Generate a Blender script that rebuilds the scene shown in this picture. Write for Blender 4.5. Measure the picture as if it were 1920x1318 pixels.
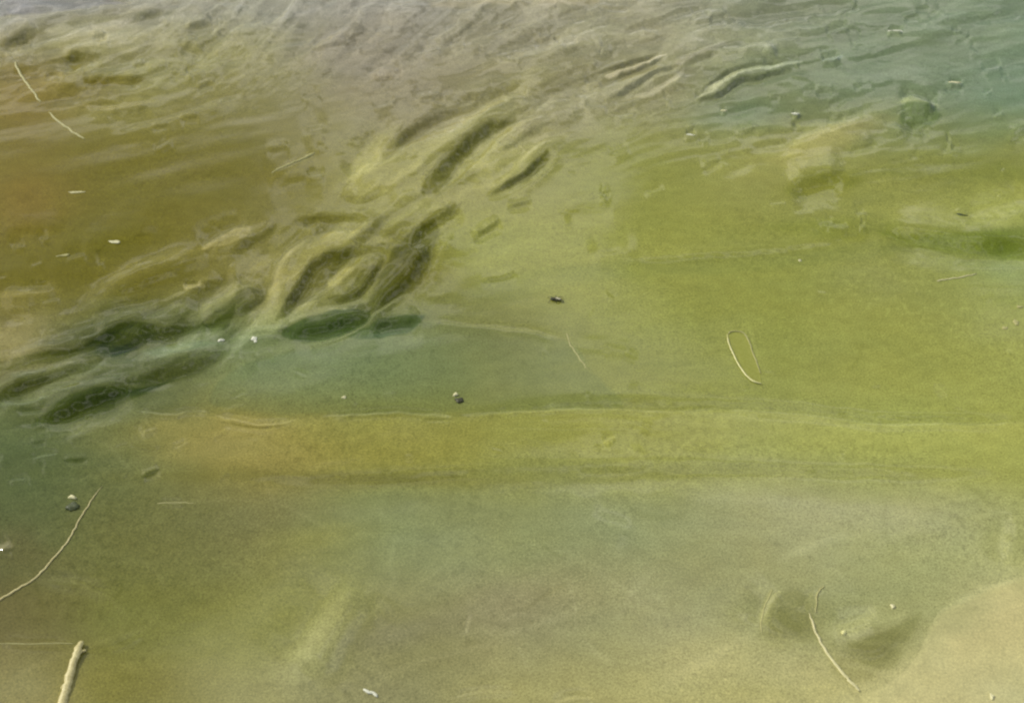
import bpy, bmesh, math, random
import numpy as np
from mathutils import Vector

for o in list(bpy.data.objects): bpy.data.objects.remove(o)
S = bpy.context.scene
COL = S.collection

# ------------------------------------------------------------------ camera
CAM_H, PITCH, HFOV = 0.90, math.radians(40), math.radians(42)
cd = bpy.data.cameras.new("camera"); cam = bpy.data.objects.new("camera", cd); COL.objects.link(cam)
cam.location = (0, 0, CAM_H); cam.rotation_euler = (math.pi/2 - PITCH, 0, 0)
cd.sensor_width = 36; cd.lens = 18/math.tan(HFOV/2); cd.clip_start = 0.01; cd.clip_end = 500
cd.dof.use_dof = True; cd.dof.focus_distance = 1.35; cd.dof.aperture_fstop = 16.0
S.camera = cam
S.cycles.pixel_filter_type = 'BLACKMAN_HARRIS'; S.cycles.filter_width = 2.3
# ------------------------------------------------------------------ sky and sun
SUN_EL, SUN_AZ = math.radians(33), math.radians(-60)      # azimuth measured from +Y, minus = to the left
w = bpy.data.worlds.new("World"); S.world = w; w.use_nodes = True
nt = w.node_tree; bg = nt.nodes["Background"]
sky = nt.nodes.new("ShaderNodeTexSky"); sky.sky_type = 'NISHITA'; sky.sun_disc = False
sky.sun_elevation = SUN_EL; sky.sun_rotation = SUN_AZ; sky.dust_density = 2.0; sky.air_density = 1.0
# broken cloud added to the unseen sky, over-bright for pale reflections on the water
tc = nt.nodes.new("ShaderNodeTexCoord"); mp = nt.nodes.new("ShaderNodeMapping"); mp.inputs["Scale"].default_value = (1, 1, 2.6)
cn = nt.nodes.new("ShaderNodeTexNoise"); cn.inputs["Scale"].default_value = 4.2; cn.inputs["Detail"].default_value = 4; cn.inputs["Roughness"].default_value = .5
cr = nt.nodes.new("ShaderNodeMapRange"); cr.interpolation_type = 'SMOOTHSTEP'
cr.inputs["From Min"].default_value = .47; cr.inputs["From Max"].default_value = .65; cr.inputs["To Min"].default_value = 0; cr.inputs["To Max"].default_value = 1
mx = nt.nodes.new("ShaderNodeMix"); mx.data_type = 'RGBA'
mx.inputs[7].default_value = (19, 18.6, 18.4, 1)
nt.links.new(tc.outputs["Generated"], mp.inputs[0]); nt.links.new(mp.outputs[0], cn.inputs["Vector"]); nt.links.new(cn.outputs["Fac"], cr.inputs["Value"])
nt.links.new(cr.outputs[0], mx.inputs[0]); nt.links.new(sky.outputs[0], mx.inputs[6]); nt.links.new(mx.outputs[2], bg.inputs[0])
bg.inputs[1].default_value = 0.07
sd = bpy.data.lights.new("sun", 'SUN'); sun = bpy.data.objects.new("sun", sd); COL.objects.link(sun)
sd.energy = 2.7; sd.angle = math.radians(5); sd.color = (1.0, 0.95, 0.86)
sv = Vector((math.sin(SUN_AZ)*math.cos(SUN_EL), math.cos(SUN_AZ)*math.cos(SUN_EL), math.sin(SUN_EL)))
sun.rotation_euler = sv.to_track_quat('Z', 'Y').to_euler()
S.view_settings.view_transform = 'Standard'; S.view_settings.look = 'None'
S.view_settings.exposure = -0.06; S.view_settings.gamma = 1.0

# ------------------------------------------------------------------ where a spot of the photograph lies on the water
F = 960/math.tan(HFOV/2)
cp, sp = math.cos(PITCH), math.sin(PITCH)
def to_world(px, py):
    a = (px-960)/F; b = -(py-659)/F
    dy = cp + b*sp; dz = -sp + b*cp
    t = -CAM_H/dz
    return a*t, dy*t
def to_photo(X, Y):
    depth = Y*cp + CAM_H*sp
    up = Y*sp - CAM_H*cp
    return 960 + F*X/depth, 659 - F*up/depth

# ------------------------------------------------------------------ noise
def gnoise(x, y, seed):
    rs = np.random.RandomState(seed); g = rs.rand(256, 256).astype(np.float32)*2*np.pi
    gx, gy = np.cos(g), np.sin(g)
    xi = np.floor(x).astype(np.int64); yi = np.floor(y).astype(np.int64)
    fx = (x-xi); fy = (y-yi)
    u = fx*fx*fx*(fx*(fx*6-15)+10); v = fy*fy*fy*(fy*(fy*6-15)+10)
    def c(i, j):
        a = (xi+i) & 255; b = (yi+j) & 255
        return gx[a, b]*(fx-i) + gy[a, b]*(fy-j)
    return (c(0,0)*(1-u)+c(1,0)*u)*(1-v) + (c(0,1)*(1-u)+c(1,1)*u)*v
def sstep(a, b, x):
    t = np.clip((x-a)/(b-a), 0, 1); return t*t*(3-2*t)

# ------------------------------------------------------------------ wavelets: (line of the wavelet face, half width, steepness)
# negative = face sloping towards the lens, positive = face sloping away from it
W = [
 # far left wave field
 ([(0,31),(40,24),(110,17)],5,-.14), ([(0,45),(60,34),(115,22),(170,11),(250,3),(300,-6)],6,.20),
 ([(110,46),(150,41),(240,32),(320,22)],7,-.20), ([(0,90),(20,76),(75,57)],7,-.26), ([(28,83),(60,75)],3,.30),
 ([(0,120),(30,103),(70,94)],8,.16), ([(165,57),(185,60),(202,66)],2.2,.34), ([(172,70),(200,70)],2.6,-.38),
 ([(115,112),(150,105),(192,113)],6,-.30), ([(246,127),(262,123),(276,116)],4,-.30), ([(80,148),(100,138),(122,147)],3.4,-.34),
 ([(155,157),(215,148),(274,152)],5,-.28), ([(150,162),(190,154)],2.4,.22), ([(368,165),(386,159),(406,157)],2.6,-.36),
 ([(158,200),(200,204),(292,190)],4.5,.30), ([(155,198),(190,193),(232,190)],2,-.32), ([(196,216),(240,212),(285,202)],6,-.16),
 ([(200,250),(300,228),(370,206),(462,172)],6,.22), ([(338,225),(372,219)],3,-.28), ([(284,242),(320,234)],2.6,-.26),
 ([(288,282),(325,263)],3,.22), ([(345,48),(382,33)],4,.18), ([(350,55),(400,42)],5,-.22), ([(338,84),(360,90),(382,97)],5,-.26),
 ([(384,119),(412,106)],3,.24), ([(588,93),(612,78),(645,60)],5,.22), ([(578,100),(640,84)],3,-.24),
 ([(420,60),(490,40),(560,24)],7,.10), ([(480,104),(550,82),(622,55)],8,.11), ([(420,75),(470,62),(520,55)],4,-.12),
 ([(340,140),(420,120),(470,108)],10,.08), ([(60,140),(100,160),(160,175)],9,-.08), ([(400,5),(460,14)],3,.24),
 ([(430,22),(470,12)],3,.16), ([(0,118),(15,125),(60,128)],6,-.12),
 # far middle
 ([(690,142),(720,131),(752,134)],5,.24), ([(698,153),(742,150)],3,-.16), ([(770,182),(830,171)],8,.13),
 ([(782,187),(812,184),(836,185)],2.2,-.36), ([(808,190),(838,195)],2.2,.42),
 ([(1010,166),(930,196),(850,236),(780,262),(720,302),(655,345)],14,.19),
 ([(975,150),(920,180),(880,201),(820,216),(780,240),(740,276),(700,315)],9,-.26),
 ([(755,225),(700,270),(650,330)],11,.15), ([(700,240),(660,290)],9,-.07),
 ([(1000,222),(935,229),(900,250),(860,287),(828,322),(792,356)],9,-.44), ([(1045,214),(960,237),(905,290),(850,342),(795,395)],10,.26),
 ([(1045,230),(1000,246),(965,268),(925,292)],6,-.26), ([(1030,280),(1000,311),(975,331),(945,350),(905,372)],4.2,-.42),
 ([(1048,290),(1012,326),(950,366)],5,.16), ([(998,379),(975,384),(948,391)],3,-.34), ([(942,414),(915,432),(885,448)],4,-.36),
 ([(865,383),(830,411),(795,430),(765,470)],8,-.30), ([(800,398),(845,384)],4,.22), ([(870,300),(905,295)],3,-.26),
 ([(640,378),(690,372),(745,346)],8,-.14), ([(556,415),(610,406),(704,410)],5,-.22), ([(560,425),(640,420)],5,.12),
 ([(970,512),(945,520),(900,530)],3.5,-.20), ([(1050,400),(1150,385)],8,-.08),
 ([(1105,141),(1180,116),(1248,97)],2.3,-.46), ([(1138,138),(1190,122),(1242,103)],3,.46), ([(1143,148),(1200,129),(1252,104)],2.3,-.48),
 ([(1095,157),(1132,150)],4,.30), ([(1138,187),(1190,161),(1230,136),(1285,117)],2.6,-.50), ([(1138,197),(1182,185),(1250,160),(1284,129)],4.5,.36),
 ([(1000,175),(1060,150),(1110,135),(1180,105)],7,.14), ([(1080,190),(1130,170)],6,.12), ([(1060,130),(1110,120)],3,-.14),
 ([(903,74),(930,62),(962,55),(1012,42)],3,.26), ([(950,101),(986,98)],2.2,-.26), ([(842,85),(876,80)],4,.20), ([(1033,71),(1048,78)],2.4,.30),
 ([(845,18),(900,12)],3,-.20), ([(640,14),(740,8),(820,6)],6,.14), ([(820,5),(960,0),(1110,-2)],8,.16), ([(1120,14),(1182,12)],2.4,-.22), ([(1195,3),(1242,1)],2.5,.40),
 ([(1148,221),(1192,212)],3,.20), ([(1140,292),(1182,276)],4,.14), ([(1210,170),(1310,165)],6,-.10),
 # far right
 ([(1312,183),(1335,155),(1362,134),(1396,123),(1432,117),(1500,111)],2.5,-.46),
 ([(1322,174),(1350,151),(1390,133),(1440,122),(1502,114)],5,.44), ([(1300,186),(1330,176),(1350,166)],3,.40),
 ([(1296,191),(1332,183),(1358,171),(1386,151),(1422,146),(1492,133)],2.8,-.52),
 ([(1268,112),(1330,87),(1362,77)],4,.36), ([(1265,130),(1300,116),(1350,98)],5,-.20), ([(1380,93),(1430,83),(1452,90),(1462,101)],4,.32), ([(1428,102),(1462,107)],5,-.28),
 ([(1440,80),(1502,72)],3,.26), ([(1548,66),(1592,50)],4,.26), ([(1300,72),(1440,60)],6,-.14), ([(1380,55),(1460,40),(1530,30)],8,.10),
 ([(1538,116),(1576,107)],3.4,.40), ([(1540,121),(1578,113)],2,-.22), ([(1295,25),(1320,22)],3,.20),
 ([(1664,58),(1694,61)],2.4,.50), ([(1664,65),(1694,67)],2.2,-.28), ([(1775,154),(1806,157)],2.2,.44), ([(1770,163),(1810,166)],3,-.20),
 ([(1688,190),(1706,183),(1732,190),(1758,201)],5,.44), ([(1688,205),(1720,211),(1757,210)],9,-.34), ([(1692,232),(1748,234)],7,-.24), ([(1676,239),(1710,247),(1740,249)],2.6,.36),
 ([(1482,226),(1500,228)],4,-.36), ([(1483,214),(1500,216)],2.2,.44), ([(1285,243),(1306,244)],3,-.34), ([(1283,252),(1306,252)],2.4,.44), ([(1310,266),(1332,257)],3,.26),
 ([(1350,207),(1364,209)],2,.30), ([(1548,231),(1592,226)],3,.26), ([(1470,268),(1560,240),(1645,214)],8,.16), ([(1560,222),(1620,205)],4,-.16),
 ([(1588,284),(1642,262)],4,-.18), ([(1475,352),(1530,337),(1590,325)],13,-.22), ([(1540,330),(1590,318)],3,-.12),
 ([(1790,395),(1816,403)],2,-.28), ([(1350,300),(1420,290)],9,-.08), ([(1650,430),(1780,452),(1860,466),(1960,460)],12,-.34), ([(1800,425),(1860,405),(1940,380)],14,.12),
 ([(1150,492),(1300,482),(1450,470),(1640,440)],7,-.09), ([(1100,480),(1200,468)],8,.05), ([(1780,500),(1860,492),(1950,500)],9,.10),
 ([(1480,145),(1520,150)],3,-.12), ([(1600,158),(1616,162)],3,-.16),
 # middle left swirl
 ([(380,468),(410,445),(440,432),(468,428)],9,.26), ([(395,480),(440,467),(485,448)],6,-.16), ([(110,610),(180,545),(250,502),(330,472),(390,450)],15,.12),
 ([(150,470),(230,450),(300,440)],14,-.06), ([(200,560),(280,530),(360,505)],10,-.10), ([(0,548),(60,545),(110,540)],8,.12), ([(0,582),(70,590)],10,-.18), ([(110,610),(140,590)],6,-.10),
 ([(344,537),(378,537)],3.6,.38), ([(342,529),(376,527)],1.8,-.34), ([(385,532),(420,528)],3,-.22),
 ([(366,594),(400,560),(430,535),(446,506)],10,.24), ([(505,542),(465,574),(425,595),(375,606)],10,-.42),
 ([(465,606),(510,565),(520,505),(560,463),(610,441),(700,436)],12,.28),
 ([(650,476),(600,490),(572,530),(545,565),(522,590)],8,-.44), ([(690,478),(655,500),(625,535)],7,.30), ([(655,480),(690,470),(730,470)],5,-.20),
 ([(725,468),(700,520),(670,552),(610,573)],6,-.34), ([(545,597),(600,586),(660,578)],5,.18),
 ([(815,445),(795,490),(762,530),(725,563),(690,585)],14,-.42), ([(772,543),(742,559),(720,575),(692,600),(655,622),(600,638),(552,641)],2.6,.50),
 ([(840,430),(800,520),(770,540)],8,.12),
 ([(700,588),(640,605),(590,620),(540,632)],8,-.56), ([(792,598),(740,604),(690,616)],8,-.46), ([(462,630),(490,624),(545,622)],3,-.46), ([(690,632),(760,620),(800,602)],3,.12),
 ([(0,692),(60,672),(130,661),(190,632),(250,612),(320,617),(410,603)],9,-.42), ([(175,642),(230,634),(285,642)],12,-.26), ([(148,640),(192,621)],3,.30),
 ([(100,628),(60,650),(0,670)],9,.10), ([(20,712),(90,692),(160,672)],5,.16), ([(0,747),(50,722),(110,702),(175,686)],9,-.44), ([(190,680),(280,672),(360,650),(430,640)],12,.10),
 ([(0,757),(50,750),(90,744)],4,.26), ([(438,658),(385,680),(320,702),(250,708)],10,-.32), ([(255,735),(200,741),(140,762),(75,795)],12,-.44), ([(28,769),(88,762)],3,-.30),
 ([(100,740),(180,722),(240,715)],8,.12), ([(0,790),(60,800),(140,805),(230,780)],9,.08), ([(55,862),(112,850)],3,.18), ([(118,864),(165,860)],3,-.26), ([(60,832),(88,826)],3,-.20), ([(140,805),(60,820)],5,-.10),
 ([(50,905),(60,898)],3,.10), ([(16,900),(52,897)],2.6,.20), ([(268,892),(302,880)],3.4,-.32), ([(240,830),(300,845)],5,-.10),([(0,1025),(22,1018)],4,.26),([(0,1034),(24,1030)],3,-.22),
 ([(120,440),(60,430),(0,440)],10,-.07), ([(515,322),(560,300),(596,290)],6,.06), ([(560,250),(620,235)],10,.07), ([(500,350),(600,330)],14,-.06),
 # ledge where two sheets of shallow water meet
 ([(250,771),(320,778),(356,770),(400,772)],2.2,.40), ([(400,778),(470,795),(530,792),(556,786)],2,.42), ([(410,791),(470,801),(525,797)],2,-.30),
 ([(600,783),(670,777),(760,775),(848,781)],2.0,.44), ([(790,784),(850,787)],1.8,-.18), ([(848,781),(930,773),(1000,772),(1060,767),(1120,766),(1190,770),(1290,771)],2.6,.40),
 ([(1290,771),(1400,769),(1550,781),(1640,795),(1760,793),(1850,796),(1960,786)],3.4,.20),
 ([(900,758),(1100,752),(1300,756),(1500,764),(1650,782),(1960,775)],9,-.06), ([(258,790),(275,830)],6,.10),
 ([(1130,828),(1150,818)],3,.20), ([(340,886),(600,902),(900,884),(1300,876),(1600,886),(1960,888)],12,-.09),
 ([(795,598),(900,612),(980,620),(1064,637)],3,.16), ([(880,560),(800,560),(700,590)],9,-.06), ([(1064,640),(1200,655)],5,.05),
 # near shallows: soft folds
 ([(1460,1108),(1440,1130),(1425,1180)],11,.14), ([(1460,1130),(1445,1170),(1500,1196)],7,-.06), ([(1525,1105),(1515,1150)],6,.10), ([(1560,1180),(1650,1156)],8,.12),
 ([(1560,1215),(1640,1228),(1690,1190)],8,-.05), ([(660,1090),(600,1180),(545,1260)],22,.08), ([(700,1100),(660,1180),(600,1290)],20,-.06),
 ([(840,1306),(900,1298),(975,1296)],3,.22), ([(1036,1318),(1078,1307),(1114,1314)],3,.44), ([(300,942),(350,942)],2.4,.14), ([(90,1085),(160,1096),(210,1120)],4,.09), ([(60,1080),(150,1100)],3,.07),
 ([(0,1205),(60,1206),(130,1205)],3,.14), ([(150,1222),(210,1215),(270,1185)],3,.10), ([(1100,955),(1200,985)],14,.06), ([(880,1150),(876,1190)],4,.06),
 ([(1230,860),(1180,880),(1060,890)],14,-.05), ([(1900,960),(1880,1060)],10,.06),
]
# scattered faint wavelets, many small ones on the far water
R = random.Random(11)
for i in range(330):
    x = R.uniform(-120, 2050); y = R.uniform(-60, 430)**1.0
    if R.random() > math.exp(-max(0, y-60)/170)*1.0 + .10: continue
    if x < 420 and y > 230: continue
    L = R.uniform(10, 48); a = R.gauss(-.30, .16); s = R.choice((-1, 1, 1))*R.uniform(.06, .24)
    W.append(([(x, y), (x+L*.5, y+L*.5*a+R.uniform(-2,2)), (x+L, y+L*a)], R.uniform(1.8, 5.0), s))
for i in range(60):
    x = R.uniform(-100, 480); y = R.uniform(640, 900) if R.random() < .6 else R.uniform(420, 640)
    L = R.uniform(14, 46); a = R.gauss(-.3, .15); s = R.choice((-1, 1))*R.uniform(.05, .16)
    W.append(([(x, y), (x+L*.5, y+L*.5*a+R.uniform(-2,2)), (x+L, y+L*a)], R.uniform(2, 5), s))
for i in range(45):
    x = R.uniform(500, 1950); y = R.uniform(520, 900)
    L = R.uniform(8, 30); a = R.gauss(0, .35); s = R.choice((-1, 1))*R.uniform(.03, .10)
    W.append(([(x, y), (x+L*.5, y+L*.5*a+R.uniform(-2,2)), (x+L, y+L*a)], R.uniform(1.5, 3), s))

def smooth_line(p, n=5):
    p = [np.array(q, float) for q in p]
    if len(p) < 3: return np.array(p)
    q = [p[0]] + p + [p[-1]]; out = []
    for i in range(1, len(q)-2):
        a, b, c, d = q[i-1:i+3]
        for k in range(n):
            t = k/n
            out.append(.5*((2*b)+(-a+c)*t+(2*a-5*b+4*c-d)*t*t+(-a+3*b-3*c+d)*t**3))
    out.append(p[-1]); return np.array(out)

def line_dist(x, y, P):
    """signed distance to a polyline (plus = the side nearer the lens) and the place along it, 0..1"""
    best = np.full(x.shape, 1e9); sd = np.zeros(x.shape); along = np.zeros(x.shape)
    D = (P[1:]-P[:-1]).sum(0); flip = (-D[1]*.45+D[0]) < 0
    seg = np.hypot(*(P[1:]-P[:-1]).T); tot = seg.sum(); acc = 0
    for i in range(len(P)-1):
        a, b = P[i], P[i+1]; d = b-a; L = seg[i]+1e-6
        t = ((x-a[0])*d[0]+(y-a[1])*d[1])/(L*L); tc = np.clip(t, 0, 1)
        ex = x-(a[0]+tc*d[0]); ey = y-(a[1]+tc*d[1]); dd = ex*ex+ey*ey
        nx, ny = -d[1]/L, d[0]/L
        if flip: nx, ny = -nx, -ny
        m = dd < best
        best = np.where(m, dd, best); sd = np.where(m, ex*nx+ey*ny, sd)
        al = (acc+tc*L)/tot; along = np.where(m, al, along); acc += L
    return np.sqrt(best), sd, along

TRAIN = smooth_line([(-500,830),(-200,770),(0,715),(200,665),(400,600),(540,520),(660,430),(780,340),(900,260),(1030,190),(1200,130),(1400,90),(1600,60),(1900,20),(2300,-40)], 3)
T_ARC = np.concatenate([[0], np.cumsum(np.hypot(*(TRAIN[1:]-TRAIN[:-1]).T))])
T_MID = np.linspace(-480, 2280, 24)
T_SLOPE = np.convolve(np.pad((np.interp(T_MID+60, TRAIN[:, 0], TRAIN[:, 1])-np.interp(T_MID-60, TRAIN[:, 0], TRAIN[:, 1]))/120, 1, mode='edge'), [.25, .5, .25], 'valid')
def ripple_field(px, py):
    """slanting wavelets drawn out along the current, and where they are strong"""
    f = np.zeros(px.shape); k = np.zeros(px.shape)
    m = (px > -480) & (px < 2300) & (py > -200) & (py < 950)
    if not m.any(): return f, k
    x, y = px[m], py[m]
    yt = np.interp(x, TRAIN[:, 0], TRAIN[:, 1]); s1 = np.interp(x, T_MID, T_SLOPE); cs = 1/np.sqrt(1+s1*s1)
    sdv = (y-yt)*cs; d = np.abs(sdv); L = np.interp(x, TRAIN[:, 0], T_ARC)
    a = L+.38*np.clip(sdv, -400, 400)
    zoom = 1.05-.05*sstep(0, 520, y)            # finer with distance
    q = gnoise(a/(150*zoom), sdv/(34*zoom), 71)+.5*gnoise(a/(76*zoom), sdv/(17*zoom), 72)+.05*gnoise(a/(34*zoom), sdv/(10*zoom), 73)
    w1 = (.48+.22*sstep(500, 250, x))*np.exp(-(d/(62+60*sstep(700, 200, x)))**2)*(1-.45*sstep(1150, 1700, x))
    w2 = .62*sstep(215, 50, y)*(1-.72*sstep(1150, 1700, x))
    w3 = .45*np.exp(-(((x-170)/230)**2+((y-130)/90)**2))
    w4 = .45*np.exp(-(((x-1500)/330)**2+((y-250)/70)**2))
    brown = np.exp(-(((x-330)/330)**2+((y-330)/110)**2))
    f[m] = q; k[m] = np.clip(w1+w2+w3+w4, 0, 1.1)*(1-.8*brown)
    return f, k

def height(X, Y):
    X = np.asarray(X, float); Y = np.asarray(Y, float)
    front = (Y*cp+CAM_H*sp) > .3
    px, py = to_photo(X, np.where(front, Y, 1.0)); px = np.where(front, px, -9999); py = np.where(front, py, -9999)
    # wander the lines a little so that they are not ruled
    wx = px + 5*gnoise(X*28, Y*28, 3) + 2.2*gnoise(X*85, Y*85, 4)
    wy = py + 4*gnoise(X*28, Y*28, 5) + 2.0*gnoise(X*85, Y*85, 6)
    h = np.zeros(X.shape)
    sc = 1.0/F*np.hypot(CAM_H, Y)*(np.hypot(CAM_H, Y)/CAM_H/1.55)**.9   # metres per photo pixel there, the far ones foreshortened
    for pts, sg, st in W:
        P = smooth_line(pts, 4); r = sg*6
        x0, y0 = P.min(0)-r; x1, y1 = P.max(0)+r
        m = (wx > x0) & (wx < x1) & (wy > y0) & (wy < y1)
        if not m.any(): continue
        x, y = wx[m], wy[m]
        d, sdv, al = line_dist(x, y, P)
        fd = min(.5, max(.24, 2.6*sg/(np.hypot(*(P[1:]-P[:-1]).T).sum())))
        end = np.clip(al/fd, 0, 1)*np.clip((1-al)/fd, 0, 1); end = end*end*(3-2*end)
        amp = st*(.75 if abs(st) > .3 and sg >= 7 else 1)*sg*sc[m]*(1.9 if P[:, 1].mean() < 700 else 2.4)
        h[m] += amp*end*np.tanh(sdv/sg)*np.exp(-(d/(3.2*sg))**2)
    q, k = ripple_field(wx, wy)
    h += k*q*sc*6.0
    # open-water ripples everywhere
    ca, sa = math.cos(.42), math.sin(.42)
    U = X*ca+Y*sa; V = -X*sa+Y*ca
    far = sstep(420, 40, py)
    left = sstep(700, 150, px)*sstep(560, 700, py)*sstep(1000, 860, py)
    mid = np.exp(-(((px-620)/330)**2+((py-430)/190)**2))
    out = np.where(front & (px > -500) & (px < 2400) & (py > -300) & (py < 1700), 0, 1)
    a1 = .10 + .9*far + .55*left + .45*mid + .5*out
    h += a1*.0013*gnoise(U*8, V*22, 21)
    brn = np.exp(-(((px-300)/380)**2+((py-340)/130)**2))
    h += a1*(1-.7*brn)*.00055*gnoise(U*18, V*46, 22)
    h += (a1+.06)*(1-.7*brn)*.00008*gnoise(U*60, V*150, 23)
    h += (a1*.4+.2)*.00003*gnoise(U*190, V*330, 24)
    h += .0016*gnoise(X*3.1, Y*4.3, 25)
    return h

# ------------------------------------------------------------------ colour of the water: silt, algae, mud clouds and painted-in reflections, as display colours
GX = np.linspace(0, 1920, 9); GY = np.array([0, 165, 330, 495, 660, 825, 990, 1155, 1318.])
G = np.array([
 [(148,145,124),(162,157,134),(150,148,125),(160,156,140),(152,147,118),(160,155,125),(132,137,108),(126,138,106),(126,142,114)],
 [(134,122,66),(146,140,82),(136,131,80),(138,130,95),(144,138,98),(148,144,100),(128,135,95),(120,132,94),(120,140,108)],
 [(130,119,56),(121,113,50),(121,114,52),(146,142,76),(146,144,78),(140,142,72),(148,148,80),(142,144,72),(138,141,68)],
 [(120,111,46),(119,112,48),(132,126,66),(124,122,58),(146,148,72),(150,152,72),(145,148,70),(146,149,76),(146,154,84)],
 [(138,130,78),(98,104,66),(125,135,85),(122,132,80),(132,134,76),(142,146,72),(146,150,72),(150,152,74),(155,158,80)],
 [(98,107,66),(114,118,72),(150,138,68),(142,138,62),(145,146,70),(152,152,76),(155,158,85),(158,162,82),(162,164,82)],
 [(100,105,66),(115,115,68),(127,125,77),(130,138,90),(142,146,94),(148,153,104),(158,158,108),(160,162,105),(162,164,100)],
 [(115,108,66),(122,122,65),(137,137,74),(138,136,82),(150,147,103),(154,153,104),(156,156,102),(158,160,105),(182,177,120)],
 [(150,140,85),(134,129,68),(150,147,90),(142,139,94),(160,155,98),(165,160,102),(172,167,106),(188,180,124),(182,180,128)]], float)
# (x, y, half width, half height, tilt in degrees, colour, weight)
PATCH = [
 (60,375,80,55,0,(142,115,52),.8), (40,190,70,70,10,(136,118,56),.7), (120,330,170,90,-8,(124,113,50),.5), (330,320,170,80,-12,(120,113,48),.6),
 (150,470,190,60,-8,(117,110,45),.6), (130,75,120,28,-8,(155,150,100),.6), (330,120,110,45,-15,(150,146,88),.7), (690,90,110,60,-10,(138,130,104),.7), (150,180,90,22,-8,(130,116,56),.5),
 (880,260,160,34,-42,(155,152,85),.6), (1250,140,200,26,-20,(152,150,112),.5), (1130,60,90,40,0,(148,146,108),.5), (1640,130,160,60,0,(116,134,102),.5), (1400,215,90,30,0,(112,128,92),.7),
 (1830,60,120,70,0,(124,138,104),.6), (1560,250,80,24,-20,(160,155,92),.7), (1470,300,120,40,-15,(158,155,85),.5), (1250,340,150,60,-10,(146,148,70),.5), (1870,395,70,40,-10,(160,164,84),.6), (1100,430,260,50,-5,(148,150,68),.6), (1540,355,70,26,-8,(140,140,58),.6), (1870,460,90,22,4,(116,124,50),.7), (1620,440,200,20,2,(138,142,60),.5),
 (1890,510,60,24,0,(148,160,100),.7), (640,450,110,60,-35,(146,142,76),.5), (560,520,60,60,-40,(140,138,72),.4), (760,500,60,60,-45,(110,108,44),.7), (240,640,110,24,-12,(92,92,48),.5), (420,645,90,22,0,(119,132,88),.5),
 (640,690,220,55,0,(124,134,82),.7), (900,600,120,50,5,(128,128,72),.6), (1040,690,220,60,5,(134,136,76),.5), (600,610,120,16,-10,(72,84,42),.5), (740,605,60,12,-5,(84,94,54),.6), (50,760,130,40,-20,(106,112,68),.6),
 (180,750,110,22,-18,(74,80,40),.5), (60,880,140,70,0,(99,108,68),.6), (340,690,90,20,-15,(90,90,50),.5),
 (430,835,190,36,4,(149,140,74),.8), (420,835,80,26,0,(151,141,78),.7), (760,825,200,32,2,(144,140,68),.6), (1150,820,260,30,0,(150,150,70),.5), (1700,835,260,30,2,(164,166,84),.6), (300,800,50,18,0,(148,140,75),.6),
 (620,895,330,14,1,(118,114,56),.6), (1250,885,360,14,-1,(138,140,72),.6), (1700,888,250,12,0,(150,152,72),.6), (860,955,130,26,4,(133,138,90),.45), (1140,985,60,20,25,(140,148,102),.4), (600,1010,110,34,-10,(146,144,74),.6), (560,1120,130,60,-30,(144,144,76),.5), (300,1040,170,60,5,(121,120,69),.6),
 (960,1130,180,44,-12,(146,140,100),.6), (740,1190,120,30,-12,(133,130,92),.7), (860,1225,120,24,-10,(142,138,92),.4), (600,1210,40,80,35,(160,160,102),.6), (280,1160,140,34,-20,(126,125,68),.5), (240,1290,120,40,0,(132,127,66),.6), (40,1290,70,50,-30,(146,140,88),.6), (50,1050,90,26,10,(112,108,68),.6), (30,1010,50,30,0,(112,106,68),.5),
 (1600,1300,120,36,0,(184,178,118),.8), (1740,1240,70,60,-40,(186,180,122),.6), (1200,1310,200,20,0,(172,166,104),.6),
 (1490,1165,62,34,8,(140,140,84),.8), (1640,1215,70,36,-28,(140,138,84),.9), (1620,1160,70,18,-15,(168,168,110),.6), (1340,1235,130,50,-10,(176,168,104),.6), (1500,1260,110,46,0,(178,172,112),.6), (1400,1300,160,30,0,(172,166,96),.5), (1650,960,220,50,0,(164,162,112),.6), (1300,1080,170,50,0,(152,150,98),.5),
]
def lin(c): c = c/255.; return np.where(c <= .04045, c/12.92, ((c+.055)/1.055)**2.4)
GAIN = 1/np.array([.85, .84, .86])
def SPEC(X, Y):      # the part of its light that the water mirrors from the sky instead of scattering it
    px, py = to_photo(X, np.maximum(Y, .2)); k = np.clip((659-py)/659, 0, 1)**2
    return np.array([.027, .025, .020])+k[..., None]*np.array([.004, .006, .014])+sstep(600, 150, px)[..., None]*np.array([.010, .007, .008])

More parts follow.
